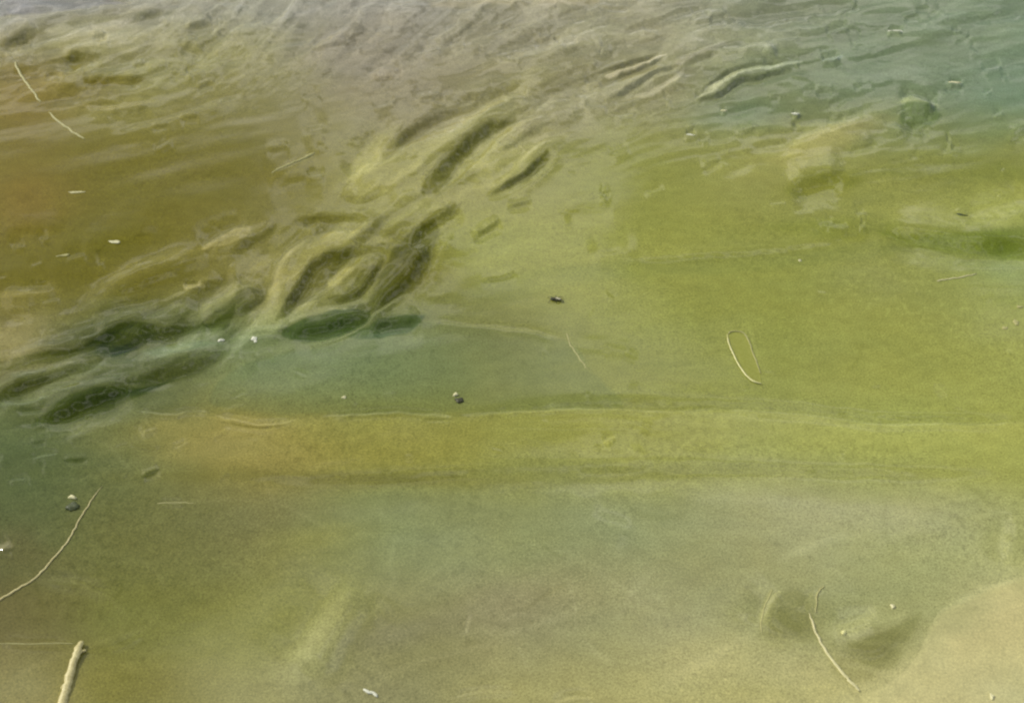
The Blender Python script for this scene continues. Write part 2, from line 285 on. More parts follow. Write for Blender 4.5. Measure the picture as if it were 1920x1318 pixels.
# light and dark ripple reflections painted as tints, and some bed patches: (outline, tint, edge softness)
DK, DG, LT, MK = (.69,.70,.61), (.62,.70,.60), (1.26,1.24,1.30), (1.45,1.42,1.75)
TONE_RIBBON = [
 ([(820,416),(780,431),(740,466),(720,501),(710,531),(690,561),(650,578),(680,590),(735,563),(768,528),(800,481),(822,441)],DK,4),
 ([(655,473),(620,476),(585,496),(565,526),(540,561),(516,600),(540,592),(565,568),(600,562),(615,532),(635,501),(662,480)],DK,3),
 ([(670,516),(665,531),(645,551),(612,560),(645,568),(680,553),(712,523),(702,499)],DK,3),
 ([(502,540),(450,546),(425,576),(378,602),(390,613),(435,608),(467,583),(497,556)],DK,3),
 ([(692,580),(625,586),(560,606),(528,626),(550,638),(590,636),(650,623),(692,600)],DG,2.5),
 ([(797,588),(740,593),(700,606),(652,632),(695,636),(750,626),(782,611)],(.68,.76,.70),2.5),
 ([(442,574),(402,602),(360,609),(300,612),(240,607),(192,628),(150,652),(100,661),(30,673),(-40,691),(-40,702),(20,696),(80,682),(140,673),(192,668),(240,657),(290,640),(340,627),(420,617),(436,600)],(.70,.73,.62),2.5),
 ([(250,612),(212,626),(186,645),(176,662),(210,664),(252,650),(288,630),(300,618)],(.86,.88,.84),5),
 ([(-40,742),(10,722),(60,701),(120,684),(178,672),(196,668),(172,692),(118,708),(70,726),(20,744),(-40,762)],(.72,.72,.60),2.5),
 ([(446,650),(410,657),(372,663),(330,676),(282,700),(240,716),(262,722),(310,716),(356,706),(394,690),(424,672)],(.84,.86,.78),4),
 ([(330,708),(296,718),(258,727),(222,731),(178,733),(150,741),(106,757),(72,781),(58,800),(92,792),(130,788),(170,776),(214,760),(256,744),(300,724)],(.72,.76,.62),3),
 ([(860,548),(1000,507),(1150,491),(1300,482),(1460,474),(1640,452),(1700,470),(1500,500),(1300,515),(1100,528),(960,566)],(.93,.95,.97),8),
 ([(1440,425),(1520,410),(1620,406),(1690,420),(1640,442),(1540,446)],(.90,.92,.86),12), ([(1600,325),(1760,306),(1930,312),(1930,338),(1760,334)],(.91,.93,.90),12), ([(1470,352),(1510,328),(1590,320),(1620,338),(1560,366),(1490,372)],(.88,.90,.80),9),
 ([(1620,395),(1740,362),(1880,344),(1940,350),(1940,420),(1800,424),(1700,410)],(1.10,1.09,1.06),14), ([(1440,300),(1540,240),(1640,212),(1680,226),(1600,268),(1500,320)],(1.12,1.09,1.10),10),
 ([(92,766),(60,763),(26,767),(40,774),(74,773)],(.80,.82,.74),2), ([(166,858),(136,859),(116,864),(146,867)],(.8,.82,.74),1.8), ([(304,878),(284,882),(264,893),(286,890)],(.76,.78,.70),1.8), ([(130,808),(90,812),(60,820),(96,819)],(.86,.88,.84),3),
 ([(640,642),(720,618),(800,603),(900,615),(1062,639),(1112,700),(1165,762),(1000,768),(850,774),(600,776),(420,766),(400,730),(470,680)],(.90,.94,1.0),5),
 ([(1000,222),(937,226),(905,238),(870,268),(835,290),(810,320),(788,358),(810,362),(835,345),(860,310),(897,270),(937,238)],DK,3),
 ([(975,150),(900,185),(830,212),(760,245),(735,280),(703,318),(725,302),(760,272),(820,228),(900,200),(962,170)],(.80,.80,.72),5),
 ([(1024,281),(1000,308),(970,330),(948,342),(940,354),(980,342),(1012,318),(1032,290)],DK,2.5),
 ([(868,381),(825,395),(788,420),(800,432),(850,408)],(.8,.8,.7),3),
 ([(556,405),(640,402),(712,408),(700,418),(640,414),(560,424)],(.84,.84,.74),3),
 ([(1690,197),(1725,200),(1755,204),(1764,222),(1740,236),(1700,238),(1688,226)],(.76,.82,.74),4),
 ([(1650,434),(1780,440),(1960,432),(1960,482),(1830,476),(1700,457)],(.80,.86,.74),9),
 ([(1436,1140),(1452,1116),(1486,1104),(1524,1110),(1534,1140),(1522,1166),(1540,1190),(1506,1204),(1470,1196),(1430,1186),(1424,1168)],(.85,.85,.80),7),
 ([(1534,1140),(1570,1130),(1640,1128),(1590,1142),(1560,1164),(1536,1176)],(.92,.92,.90),6),
 ([(1726,1146),(1712,1184),(1694,1210),(1684,1246),(1652,1256),(1622,1244),(1580,1222),(1552,1206),(1600,1204),(1640,1190),(1680,1172)],(.82,.83,.77),7),
 ([(1556,1240),(1600,1250),(1640,1268),(1600,1282),(1560,1262)],(.93,.93,.90),8),
 ([(0,33),(90,22),(240,4),(100,-10),(-40,-10),(-40,36)],(.92,.93,1.1),2.5), ([(155,150),(215,143),(276,150),(225,160),(170,160)],(.80,.78,.66),3), ([(112,106),(150,100),(194,108),(150,116)],(.82,.82,.70),3),
 ([(110,46),(150,38),(310,22),(330,28),(240,38),(150,50)],(.86,.87,.82),4), ([(0,80),(40,62),(82,54),(60,70),(20,86),(0,94)],(.80,.80,.74),3),
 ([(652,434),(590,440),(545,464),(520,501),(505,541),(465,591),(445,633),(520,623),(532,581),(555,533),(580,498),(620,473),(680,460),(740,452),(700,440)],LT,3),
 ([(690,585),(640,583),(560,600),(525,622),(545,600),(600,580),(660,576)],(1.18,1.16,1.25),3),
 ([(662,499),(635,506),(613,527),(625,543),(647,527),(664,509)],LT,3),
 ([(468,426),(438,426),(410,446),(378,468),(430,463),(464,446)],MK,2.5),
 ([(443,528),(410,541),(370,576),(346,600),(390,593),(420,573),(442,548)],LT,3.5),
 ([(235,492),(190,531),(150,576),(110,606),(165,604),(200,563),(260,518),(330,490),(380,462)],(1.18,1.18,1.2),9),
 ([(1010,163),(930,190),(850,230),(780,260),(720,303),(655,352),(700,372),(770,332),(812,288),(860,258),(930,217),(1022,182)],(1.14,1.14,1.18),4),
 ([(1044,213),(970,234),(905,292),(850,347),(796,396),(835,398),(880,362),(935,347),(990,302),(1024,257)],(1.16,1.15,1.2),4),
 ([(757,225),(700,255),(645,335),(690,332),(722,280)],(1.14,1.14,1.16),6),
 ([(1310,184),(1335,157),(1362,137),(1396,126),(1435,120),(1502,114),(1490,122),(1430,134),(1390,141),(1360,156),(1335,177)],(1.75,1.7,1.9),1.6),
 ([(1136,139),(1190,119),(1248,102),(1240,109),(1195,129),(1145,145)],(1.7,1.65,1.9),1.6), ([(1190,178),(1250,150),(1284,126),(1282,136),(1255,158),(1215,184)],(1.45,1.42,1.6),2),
 ([(0,97),(70,88),(78,108),(50,124),(0,130)],(1.15,1.15,1.2),3), ([(688,142),(715,127),(754,132),(748,147),(710,153)],(1.2,1.18,1.25),3), ([(1686,193),(1706,179),(1735,187),(1764,201),(1730,200)],(1.28,1.25,1.2),2),
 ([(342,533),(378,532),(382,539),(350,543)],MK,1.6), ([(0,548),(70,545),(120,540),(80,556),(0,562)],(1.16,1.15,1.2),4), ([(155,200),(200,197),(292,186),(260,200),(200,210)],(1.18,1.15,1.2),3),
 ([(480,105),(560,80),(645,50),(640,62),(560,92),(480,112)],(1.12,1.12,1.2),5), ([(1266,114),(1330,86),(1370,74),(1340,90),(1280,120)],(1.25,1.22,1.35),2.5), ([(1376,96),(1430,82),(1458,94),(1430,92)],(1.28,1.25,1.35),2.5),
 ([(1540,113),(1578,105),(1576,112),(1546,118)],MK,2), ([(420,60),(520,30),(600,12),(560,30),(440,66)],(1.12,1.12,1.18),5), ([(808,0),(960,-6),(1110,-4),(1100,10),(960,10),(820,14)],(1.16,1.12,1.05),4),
 ([(20,705),(90,690),(200,676),(160,700),(60,716)],(1.15,1.18,1.3),5), ([(0,755),(50,748),(92,742),(60,756),(0,764)],(1.3,1.32,1.5),2.5), ([(260,655),(360,640),(420,640),(380,655),(300,672)],(1.12,1.16,1.25),5),
 ([(1130,832),(1152,815),(1150,826),(1138,834)],(1.2,1.18,1.2),3), ([(-10,1022),(14,1014),(26,1022),(10,1032),(-10,1032)],(1.4,1.35,1.5),2.5),
 ([(1424,1180),(1428,1148),(1450,1110),(1462,1108),(1440,1145),(1438,1182)],(1.16,1.15,1.15),4), ([(1580,1182),(1640,1160),(1700,1148),(1660,1170),(1600,1190)],(1.1,1.1,1.1),6),
]
# weed threads and blurred stalks, plus painted light on ledge and ripples: (line, half width, tint)
TONE_LINE = [
 ([(250,771),(320,778),(356,770)],2,.22), ([(400,778),(470,795),(530,792),(556,786)],2,.24), ([(270,778),(280,800),(300,826)],3,.12), ([(600,783),(670,777),(760,775)],1.8,.22), ([(760,776),(800,778),(848,781)],1.8,.30), ([(930,773),(1000,772)],1.8,.14),
 ([(1010,771),(1060,767),(1120,766),(1190,770)],2,.26), ([(1200,771),(1290,771),(1400,769)],3,.12), ([(1550,781),(1640,795),(1760,793)],3,.13), ([(410,791),(470,801),(525,797)],1.6,-.18), ([(790,785),(850,787)],1.5,-.15), ([(420,815),(480,802),(560,812)],3,.10),
 ([(655,1060),(640,1110),(596,1185),(545,1250),(520,1300)],24,.16), ([(700,1095),(650,1180),(610,1290)],9,.07), ([(0,1290),(90,1235),(180,1205),(262,1180),(300,1150)],5,.10),
 ([(40,1088),(130,1090),(200,1120),(240,1160)],4,.16), ([(30,1070),(120,1084),(260,1083)],3,.09), ([(300,942),(420,938),(560,936)],2.5,.08), ([(250,1035),(300,1080),(310,1110)],4,.08),
 ([(880,1120),(876,1200)],3,.10), ([(1100,1060),(1180,1110),(1240,1160)],5,.07), ([(940,1190),(1040,1160),(1130,1120)],6,.07), ([(700,1270),(820,1230),(960,1200)],6,.09), ([(1240,1290),(1330,1230),(1420,1180),(1450,1110)],12,.12),
 ([(1535,1150),(1530,1120),(1545,1090)],4,.12), ([(1545,1185),(1600,1190),(1660,1180),(1700,1150)],6,.12), ([(1890,950),(1880,1000),(1900,1080)],7,.09), ([(1760,1146),(1840,1106),(1925,1082)],6,.16),
 ([(600,1010),(700,1005),(820,1015)],8,.06), ([(1060,958),(1160,985),(1240,1010)],8,.06), ([(1360,622),(1400,618),(1412,640),(1425,700)],2.5,.12),
 ([(795,600),(900,612),(985,620),(1070,636)],2.4,.16), ([(1068,632),(1085,665),(1104,694)],2,.14), ([(60,820),(150,812)],3,.15), ([(40,862),(110,852)],2.5,.18), ([(10,905),(60,897)],2.5,.14),
 ([(0,648),(60,636),(150,600)],8,.08), ([(860,500),(940,470),(1060,440)],12,.06), ([(1480,268),(1560,242),(1650,218)],11,.12), ([(1300,350),(1420,300),(1500,262)],14,.07), ([(1100,500),(1300,488),(1480,474)],6,-.07), ([(1480,475),(1650,462),(1800,458)],7,-.06),
]
_t = random.Random(17)
for _ in range(30):
    x = _t.uniform(330, 1120); i_ = np.searchsorted(TRAIN[:, 0], x); c_ = _t.uniform(-105, 75); n_ = _t.uniform(80, 170)
    p0 = np.array([x, np.interp(x, TRAIN[:, 0], TRAIN[:, 1])]); t_ = TRAIN[min(i_+2, len(TRAIN)-1)]-TRAIN[i_-2]; t_ = t_/np.hypot(*t_); m_ = np.array([-t_[1], t_[0]])
    p0 = p0+m_*c_; b_ = _t.gauss(0, 7); q_ = [tuple(p0-t_*n_*.5+m_*b_), tuple(p0-t_*n_*.15), tuple(p0+t_*n_*.2-m_*b_*.5), tuple(p0+t_*n_*.5+m_*_t.gauss(0, 7))]
    g_ = _t.choice((-1, 1)); w_ = _t.uniform(6, 13)
    TONE_LINE.append((q_, w_, g_*_t.uniform(.12, .26))); W.append((q_, w_*.9, g_*_t.uniform(.06, .14)))  # ripple light and dark painted along the train, with matching slopes
_r = random.Random(5)
for _ in range(90):
    if _r.random() < .6: x, y = _r.uniform(0, 1900), _r.uniform(900, 1320); a = _r.choice((-.7, -.5, -1.9, .6, .9))+_r.gauss(0, .25)
    else: x, y = _r.uniform(500, 1900), _r.uniform(300, 880); a = _r.gauss(-.35, .5)
    n_ = _r.uniform(25, 150); b = a+_r.gauss(0, .4); dx, dy = n_*math.cos(a), n_*math.sin(a)
    TONE_LINE.append(([(x, y), (x+dx*.5+_r.gauss(0, 4), y+dy*.5+_r.gauss(0, 4)), (x+dx*.5+n_*.5*math.cos(b), y+dy*.5+n_*.5*math.sin(b))], _r.uniform(1.5, 7), _r.choice((1, 1, -1))*_r.uniform(.04, .12)))
def poly_tint(x, y, pts, soft):
    P = smooth_line(list(pts)+[pts[0]], 4)
    d, _, _ = line_dist(x, y, P); ins = np.zeros(x.shape, bool)
    for a, b in zip(P[:-1], P[1:]):
        if a[1] == b[1]: continue
        ins ^= ((a[1] > y) != (b[1] > y)) & (x < (b[0]-a[0])*(y-a[1])/(b[1]-a[1])+a[0])
    return sstep(-soft, soft, np.where(ins, d, -d))
def water_colour(X, Y):
    front = (Y*cp+CAM_H*sp) > .3
    px, py = to_photo(X, np.where(front, Y, 1.0))
    px = np.clip(px, -400, 2300); py = np.clip(py, -300, 1600)
    n1 = gnoise(X*7, Y*7, 31); n2 = gnoise(X*7, Y*7, 32); n3 = gnoise(X*20, Y*26, 33); n4 = gnoise(X*20, Y*26, 34)
    x = px+55*n1+18*n3; y = py+34*n2+12*n4
    gx = np.clip(x/240, 0, 7.9999); gy = np.interp(y, GY, np.arange(9)); gy = np.clip(gy, 0, 7.9999)
    i = gx.astype(int); j = gy.astype(int); u = gx-i; v = gy-j; u = u*u*(3-2*u); v = v*v*(3-2*v)
    u, v = u[..., None], v[..., None]
    c = (G[j,i]*(1-u)+G[j,i+1]*u)*(1-v) + (G[j+1,i]*(1-u)+G[j+1,i+1]*u)*v
    x = px+16*n1+9*n3; y = py+12*n2+8*n4
    for X0, Y0, a, b, t, col, wt in PATCH:
        t = math.radians(t); dx, dy = x-X0, y-Y0
        r = ((dx*math.cos(t)+dy*math.sin(t))/a)**2 + ((-dx*math.sin(t)+dy*math.cos(t))/b)**2
        k = (wt*np.exp(-r*.9))[..., None]
        c = c*(1-k)+np.array(col, float)*k
    g_ = c@np.array([.3, .6, .1]); c = c+.10*(g_[..., None]-c)
    # drifting silt clouds
    s = (.030*gnoise(X*16, Y*30, 35)+.022*gnoise(X*45, Y*75, 36)+.016*gnoise(X*120, Y*170, 37))[..., None]
    hue = (.5*gnoise(X*11, Y*17, 38)+.4*gnoise(X*34, Y*50, 39))[..., None]
    L = lin(c)*(1+2.2*s)*(1+hue*np.array([.03, .0, -.06]))
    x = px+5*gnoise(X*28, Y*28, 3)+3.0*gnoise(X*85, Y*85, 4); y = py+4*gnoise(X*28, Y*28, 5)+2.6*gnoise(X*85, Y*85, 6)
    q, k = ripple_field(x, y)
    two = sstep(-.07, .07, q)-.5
    L *= 1+(k*two)[..., None]*np.array([.30, .30, .32])+(k*sstep(.26, .42, q))[..., None]*np.array([.22, .21, .34])  # light and dark ripple sides and silvery crests painted into the colour
    for pts, sg, amp in TONE_LINE:
        P = smooth_line(pts, 4); x0, y0 = P.min(0)-3*sg; x1, y1 = P.max(0)+3*sg
        m = (x > x0) & (x < x1) & (y > y0) & (y < y1)
        if m.any():
            d, sdv, al = line_dist(x[m], y[m], P)
            L[m] *= 1+(amp*np.exp(-(d/sg)**2)*np.sqrt(np.clip(4*al*(1-al), 0, 1)))[:, None]*np.array([1, .97, 1.25])
    # specks and clots of algae
    cl = gnoise(X*150, Y*120, 61); c2 = gnoise(X*60, Y*90, 62); c3 = gnoise(X*9, Y*9, 63)
    right = np.exp(-(((px-1700)/300)**2+((py-580)/90)**2))
    L *= 1+(.16*right*sstep(.12, .4, cl)-.10*sstep(.2, .45, cl*.7+c3*.6)+.10*(c2+c3*.5))[..., None]
    for pts, tint, soft in TONE_RIBBON:
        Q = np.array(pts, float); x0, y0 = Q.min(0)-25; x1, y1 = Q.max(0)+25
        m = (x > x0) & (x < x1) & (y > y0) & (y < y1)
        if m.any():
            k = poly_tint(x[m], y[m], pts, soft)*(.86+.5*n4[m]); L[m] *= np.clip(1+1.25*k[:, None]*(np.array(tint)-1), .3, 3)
    # the ledge: yellower, lighter bottom just nearer than its lip
    P = smooth_line([(230,775),(400,778),(600,784),(848,781),(1000,772),(1120,766),(1290,771),(1400,769),(1550,781),(1640,795),(1850,796),(2000,784)], 3)
    m = (py > 690) & (py < 880) & (px > 150)
    if m.any():
        d, sdv, al = line_dist(px[m]+5*n3[m], py[m]+4*n4[m], P)
        lip = (sstep(-5, 5, sdv)-.5)*np.exp(-(d/34)**2)*sstep(0, .06, al)
        L[m] *= 1 + (lip[:, None]*np.array([.18, .16, .20]))
    return np.clip((L-SPEC(X, Y))*GAIN, .004, .9)

# ------------------------------------------------------------------ materials
def nodes(name):
    m = bpy.data.materials.new(name); m.use_nodes = True; t = m.node_tree
    return m, t, t.nodes["Principled BSDF"]
def noise(t, scale, detail=2, rough=.5, coord=None):
    n = t.nodes.new("ShaderNodeTexNoise"); n.inputs["Scale"].default_value = scale
    n.inputs["Detail"].default_value = detail; n.inputs["Roughness"].default_value = rough
    c = t.nodes.new("ShaderNodeTexCoord"); t.links.new(c.outputs["Object"], n.inputs["Vector"]); return n
def math_node(t, op, a, b):
    n = t.nodes.new("ShaderNodeMath"); n.operation = op
    for k, v in enumerate((a, b)):
        if isinstance(v, (int, float)): n.inputs[k].default_value = v
        else: t.links.new(v, n.inputs[k])
    return n.outputs[0]
def grain(t, colour, amount, scales=(820, 430)):
    """silt grains: fine speckle multiplied into the pigment"""
    a = noise(t, scales[0], 1).outputs["Fac"]; b = noise(t, scales[1], 2, .7).outputs["Fac"]
    s = math_node(t, 'ADD', a, b); s = math_node(t, 'SUBTRACT', s, 1.0); s = math_node(t, 'MULTIPLY', s, amount); s = math_node(t, 'ADD', s, 1.0)
    v = t.nodes.new("ShaderNodeVectorMath"); v.operation = 'SCALE'; t.links.new(colour, v.inputs[0]); t.links.new(s, v.inputs["Scale"])
    return v.outputs[0]
def mat_surface(name, amount, rough, bump):
    m, t, p = nodes(name)
    at = t.nodes.new("ShaderNodeAttribute"); at.attribute_name = "tone"
    t.links.new(grain(t, at.outputs["Color"], amount), p.inputs["Base Color"])
    p.inputs["Roughness"].default_value = rough; p.inputs["IOR"].default_value = 1.42
    n = noise(t, 260, 3, .6); b = t.nodes.new("ShaderNodeBump"); b.inputs["Strength"].default_value = bump; b.inputs["Distance"].default_value = .0006
    t.links.new(n.outputs["Fac"], b.inputs["Height"]); t.links.new(b.outputs[0], p.inputs["Normal"])
    return m
M_water = mat_surface("murky_water", .95, .07, .05)
M_sand = mat_surface("wet_sand", .6, .25, .05)
def mat_plain(name, c1, c2, scale, rough=.5, bump=.07):
    m, t, p = nodes(name)
    n = noise(t, scale, 4, .6); r = t.nodes.new("ShaderNodeValToRGB")
    r.color_ramp.elements[0].position = .35; r.color_ramp.elements[1].position = .65
    r.color_ramp.elements[0].color = (*c1, 1); r.color_ramp.elements[1].color = (*c2, 1)
    t.links.new(n.outputs["Fac"], r.inputs[0]); t.links.new(r.outputs[0], p.inputs["Base Color"])
    p.inputs["Roughness"].default_value = rough
    b = t.nodes.new("ShaderNodeBump"); b.inputs["Strength"].default_value = bump; b.inputs["Distance"].default_value = .0005
    t.links.new(n.outputs["Fac"], b.inputs["Height"]); t.links.new(b.outputs[0], p.inputs["Normal"]); return m
M_stick = mat_plain("bleached_wood", (.50,.44,.17), (.74,.67,.32), 420)
M_stem = mat_plain("pale_stem", (.56,.53,.25), (.74,.70,.36), 380)
M_faint = mat_plain("silted_stem", (.40,.385,.14), (.50,.48,.19), 380)
M_dark = mat_plain("dark_debris", (.03,.032,.012), (.08,.08,.03), 600)
M_weed = mat_plain("green_weed", (.03,.05,.012), (.08,.10,.025), 500)
M_white = mat_plain("white_fleck", (.72,.74,.54), (.85,.86,.68), 700, .35)
M_cream = mat_plain("cream_fleck", (.62,.60,.30), (.78,.75,.44), 700, .4)
M_leaf = mat_plain("sunken_leaf", (.54,.57,.12), (.61,.63,.16), 300, .25, .02)
M_rim = mat_plain("leaf_rim", (.66,.65,.25), (.80,.78,.38), 300, .4)
M_wing = mat_plain("insect_wing", (.5,.48,.30), (.65,.6,.40), 400, .3)

# ------------------------------------------------------------------ sheets
def sheet(name, X, Y, Z, C, mat):
    ny, nx = X.shape
    co = np.stack([X, Y, Z], -1).reshape(-1, 3).astype(np.float32)
    idx = np.arange(ny*nx, dtype=np.int32).reshape(ny, nx)
    q = np.stack([idx[:-1,:-1], idx[:-1,1:], idx[1:,1:], idx[1:,:-1]], -1).reshape(-1, 4)
    me = bpy.data.meshes.new(name)
    me.vertices.add(len(co)); me.vertices.foreach_set("co", co.ravel())
    me.loops.add(q.size); me.loops.foreach_set("vertex_index", q.ravel())
    me.polygons.add(len(q)); me.polygons.foreach_set("loop_start", np.arange(0, q.size, 4, dtype=np.int32))
    me.polygons.foreach_set("loop_total", np.full(len(q), 4, dtype=np.int32))
    me.update(calc_edges=True)
    me.polygons.foreach_set("use_smooth", np.ones(len(q), dtype=bool))
    a = me.color_attributes.new("tone", 'FLOAT_COLOR', 'POINT')  # surface colour, painted reflections included
    c4 = np.ones((len(co), 4), np.float32); c4[:, :3] = C.reshape(-1, 3); a.data.foreach_set("color", c4.ravel())
    me.materials.append(mat)
    o = bpy.data.objects.new(name, me); COL.objects.link(o); return o

def spread(lo, hi, n, lo2, hi2, k):
    a = np.linspace(lo, hi, n); st = a[1]-a[0]
    def outer(d):
        g = [st*(1.28**i) for i in range(1, k)]; c = np.cumsum(g); return c*(d/c[-1]) if c[-1] < d else c[c < d*1.0001]
    l = lo-outer(lo-lo2)[::-1]; r = hi+outer(hi2-hi)
    return np.concatenate([l, a, r])
py_rows = np.linspace(1400, -90, 960)
y_rows = to_world(960, py_rows)[1]
step0 = .004; back = y_rows[0]-np.cumsum(step0*1.16**np.arange(34)); front_ = y_rows[-1]+np.cumsum(.006*1.14**np.arange(52))
ys = np.concatenate([back[::-1], y_rows, front_])
s_in = np.linspace(-1.12, 1.12, 1400); g = np.cumsum(.004*1.16**np.arange(46))
ss = np.concatenate([-1.12-g[::-1], s_in, 1.12+g])
depth = np.clip(ys*cp+CAM_H*sp, .75, 2.6)*math.tan(HFOV/2)
Xg = ss[None, :]*depth[:, None]; Yg = np.repeat(ys[:, None], len(ss), 1)
Hw = height(Xg, Yg)
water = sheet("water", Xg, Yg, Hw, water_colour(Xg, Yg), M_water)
water["kind"] = "structure"

# ------------------------------------------------------------------ sandbank rising through the water, near right
EDGE = smooth_line([(2150,985),(2010,1050),(1930,1078),(1880,1092),(1840,1110),(1800,1127),(1762,1148),(1738,1178),(1722,1222),(1690,1262),(1640,1292),(1575,1325),(1480,1372),(1300,1440)], 4)
sx = np.linspace(.10, 1.05, 420); sy = np.linspace(.30, .92, 320)
Xs, Ys = np.meshgrid(sx, sy); pxs, pys = to_photo(Xs, Ys)
n = gnoise(Xs*22, Ys*22, 51); n2 = gnoise(Xs*70, Ys*70, 52)
d, sdv, al = line_dist(pxs+5*n+1.5*n2, pys+5*n+1.5*n2, EDGE)
# the bank lies on the nearer/right side of its edge
Pin = EDGE[::-1]
side = np.ones(Xs.shape)*-1
best = np.full(Xs.shape, 1e12)
for i in range(len(EDGE)-1):
    a, b = EDGE[i], EDGE[i+1]; dv = b-a
    x_, y_ = pxs+5*n+1.5*n2, pys+5*n+1.5*n2
    t = np.clip(((x_-a[0])*dv[0]+(y_-a[1])*dv[1])/(dv@dv), 0, 1)
    ex, ey = x_-(a[0]+t*dv[0]), y_-(a[1]+t*dv[1]); dd = ex*ex+ey*ey; mm = dd < best
    best = np.where(mm, dd, best); side = np.where(mm, np.sign(dv[0]*ey-dv[1]*ex), side)
sdv = np.sqrt(best)*-side
Zs = .0008*np.tanh(sdv/13) + .010*np.clip(sdv, -300, 600)/600 + .0012*n*sstep(0, 40, sdv) + .0003*n2
Zs += height(Xs, Ys)
Cs = lin(np.array([192,184,126.]))*np.ones(Xs.shape+(3,))*(1+.12*n+.09*n2+.14*gnoise(Xs*9, Ys*9, 53))[..., None]*1.1
kk = (.35*sstep(-3, 12, sdv)+.65*sstep(0, 90, sdv+40*n+15*n2))*(.35+.65*sstep(1330, 1180, pys))
Cs = water_colour(Xs, Ys)*(1-kk[..., None])+Cs*kk[..., None]
bank = sheet("sandbank", Xs, Ys, Zs, np.clip(Cs, .01, .9), M_sand)
bank["kind"] = "structure"

# ------------------------------------------------------------------ things on the water
def wz(px, py):
    x, y = to_world(np.array([px], float), np.array([py], float)); return float(height(x, y)[0])
def wpt(px, py, dz=0.0):
    x, y = to_world(px, py); return Vector((x, y, wz(px, py)+dz))
def link_mesh(name, bm, mat, parent=None):
    me = bpy.data.meshes.new(name); bmesh.ops.recalc_face_normals(bm, faces=bm.faces[:]); bm.to_mesh(me); bm.free()
    for p in me.polygons: p.use_smooth = True
    me.materials.append(mat); o = bpy.data.objects.new(name, me); COL.objects.link(o)
    if parent: o.parent = parent
    return o
def tag(o, label, cat, group=None):
    o["label"] = label; o["category"] = cat
    if group: o["group"] = group
    o["kind"] = "thing"
    return o
def root(name, loc, label, cat, group=None):
    o = bpy.data.objects.new(name, None); o.empty_display_size = .01; o.location = loc; COL.objects.link(o); return tag(o, label, cat, group)
def tube(bm, pts, rad, seed=0, sides=8, wob=.12):
    r = random.Random(seed); rings = []; n = len(pts)
    for i, p in enumerate(pts):
        a = pts[max(0, i-1)]; b = pts[min(n-1, i+1)]; tdir = (b-a).normalized()
        u = tdir.cross(Vector((0,0,1))).normalized(); v = u.cross(tdir).normalized()
        rr = rad[i]*(1+r.uniform(-wob, wob))
        rings.append([bm.verts.new(p+(u*math.cos(2*math.pi*k/sides)+v*(.62*math.sin(2*math.pi*k/sides)))*rr*(1+r.uniform(-wob,wob)*.5)) for k in range(sides)])
    for i in range(n-1):
        for k in range(sides):
            bm.faces.new((rings[i][k], rings[i][(k+1)%sides], rings[i+1][(k+1)%sides], rings[i+1][k]))
    bm.faces.new(rings[0][::-1]); bm.faces.new(rings[-1])
def stalk_mesh(origin, line, r0, r1, seed, dz=0.0, n=5, end=.35, wander=1.2):
    L = smooth_line(line, n); R = random.Random(seed); pts = []; rad = []; m = len(L)
    for i, (x, y) in enumerate(L):
        k = i/(m-1); j = wander
        w_ = wpt(x+R.uniform(-j,j), y+R.uniform(-j,j)*.7, dz if not callable(dz) else dz(k)); pts.append(w_-origin)
        t = r0+(r1-r0)*k; t *= min(1, end+(1-end)*min(k, 1-k)*8); rad.append(t)
    bm = bmesh.new(); tube(bm, pts, rad, seed); return bm
def stalk(name, line, r0, r1, mat, label, cat, seed, dz=0.0, group=None, **k):
    mid = line[len(line)//2]; o0 = wpt(*mid)
    o = link_mesh(name, stalk_mesh(o0, line, r0, r1, seed, dz, **k), mat); o.location = o0
    return tag(o, label, cat, group)

# broken stick, near left, with a torn end and a side stub
o0 = wpt(130, 1275)
st = root("stick", o0, "thick bleached stick with a broken tip poking up from the lower left water", "stick")
link_mesh("shaft", stalk_mesh(o0, [(100,1365),(117,1316),(130,1275),(142,1235),(153,1206)], .0042, .0030, 1, dz=lambda k: -.001+.004*k, n=6, end=.6, wander=1.6), M_stick, st)
link_mesh("stub", stalk_mesh(o0, [(146,1229),(155,1223),(163,1222)], .0016, .0008, 2, dz=.002, n=3), M_stick, st)
stalk("stem", [(-40,1150),(0,1124),(40,1100),(72,1078),(105,1040),(130,1008),(152,968),(170,940),(190,912)], .0012, .0005, M_stick,
      "long thin pale stem curving down to the left edge of the water", "stem", 3, .0004, n=6)
stalk("stem", [(1518,1150),(1528,1180),(1545,1215),(1570,1250),(1592,1275),(1612,1296)], .0009, .0017, M_stem,
      "pale bent stem beside the sandbank, lower right", "stem", 4, .0004, n=6)
stalk("tendril", [(1545,1098),(1534,1110),(1531,1128),(1530,1148)], .0008, .0006, M_faint, "faint curled tendril above the bent stem near the sandbank", "tendril", 5, .0002)
stalk("stem", [(28,118),(40,140),(52,160),(64,176),(76,192)], .0018, .0014, M_faint, "upper of two short pale stems on the brown water", "stem", 6, .0002, "short pale stems on the brown water")
stalk("stem", [(92,212),(110,228),(128,242),(142,252),(160,262)], .0014, .0014, M_faint, "lower of two short pale stems on the brown water", "stem", 7, .0002, "short pale stems on the brown water")
stalk("straw", [(510,324),(540,311),(566,300),(590,287)], .0012, .0026, M_faint, "short pale straw floating alone on the dark olive water", "straw", 8, .0000)
stalk("straw", [(1756,527),(1775,524),(1800,520),(1832,514)], .0010, .0008, M_stem, "thin floating straw below the dark green streak at right", "straw", 9, .0003)
stalk("root_hair", [(1062,625),(1070,648),(1084,668),(1102,694)], .0007, .0005, M_faint, "hair-thin root hanging from the end of the faint middle ridge", "root", 10, .0001)
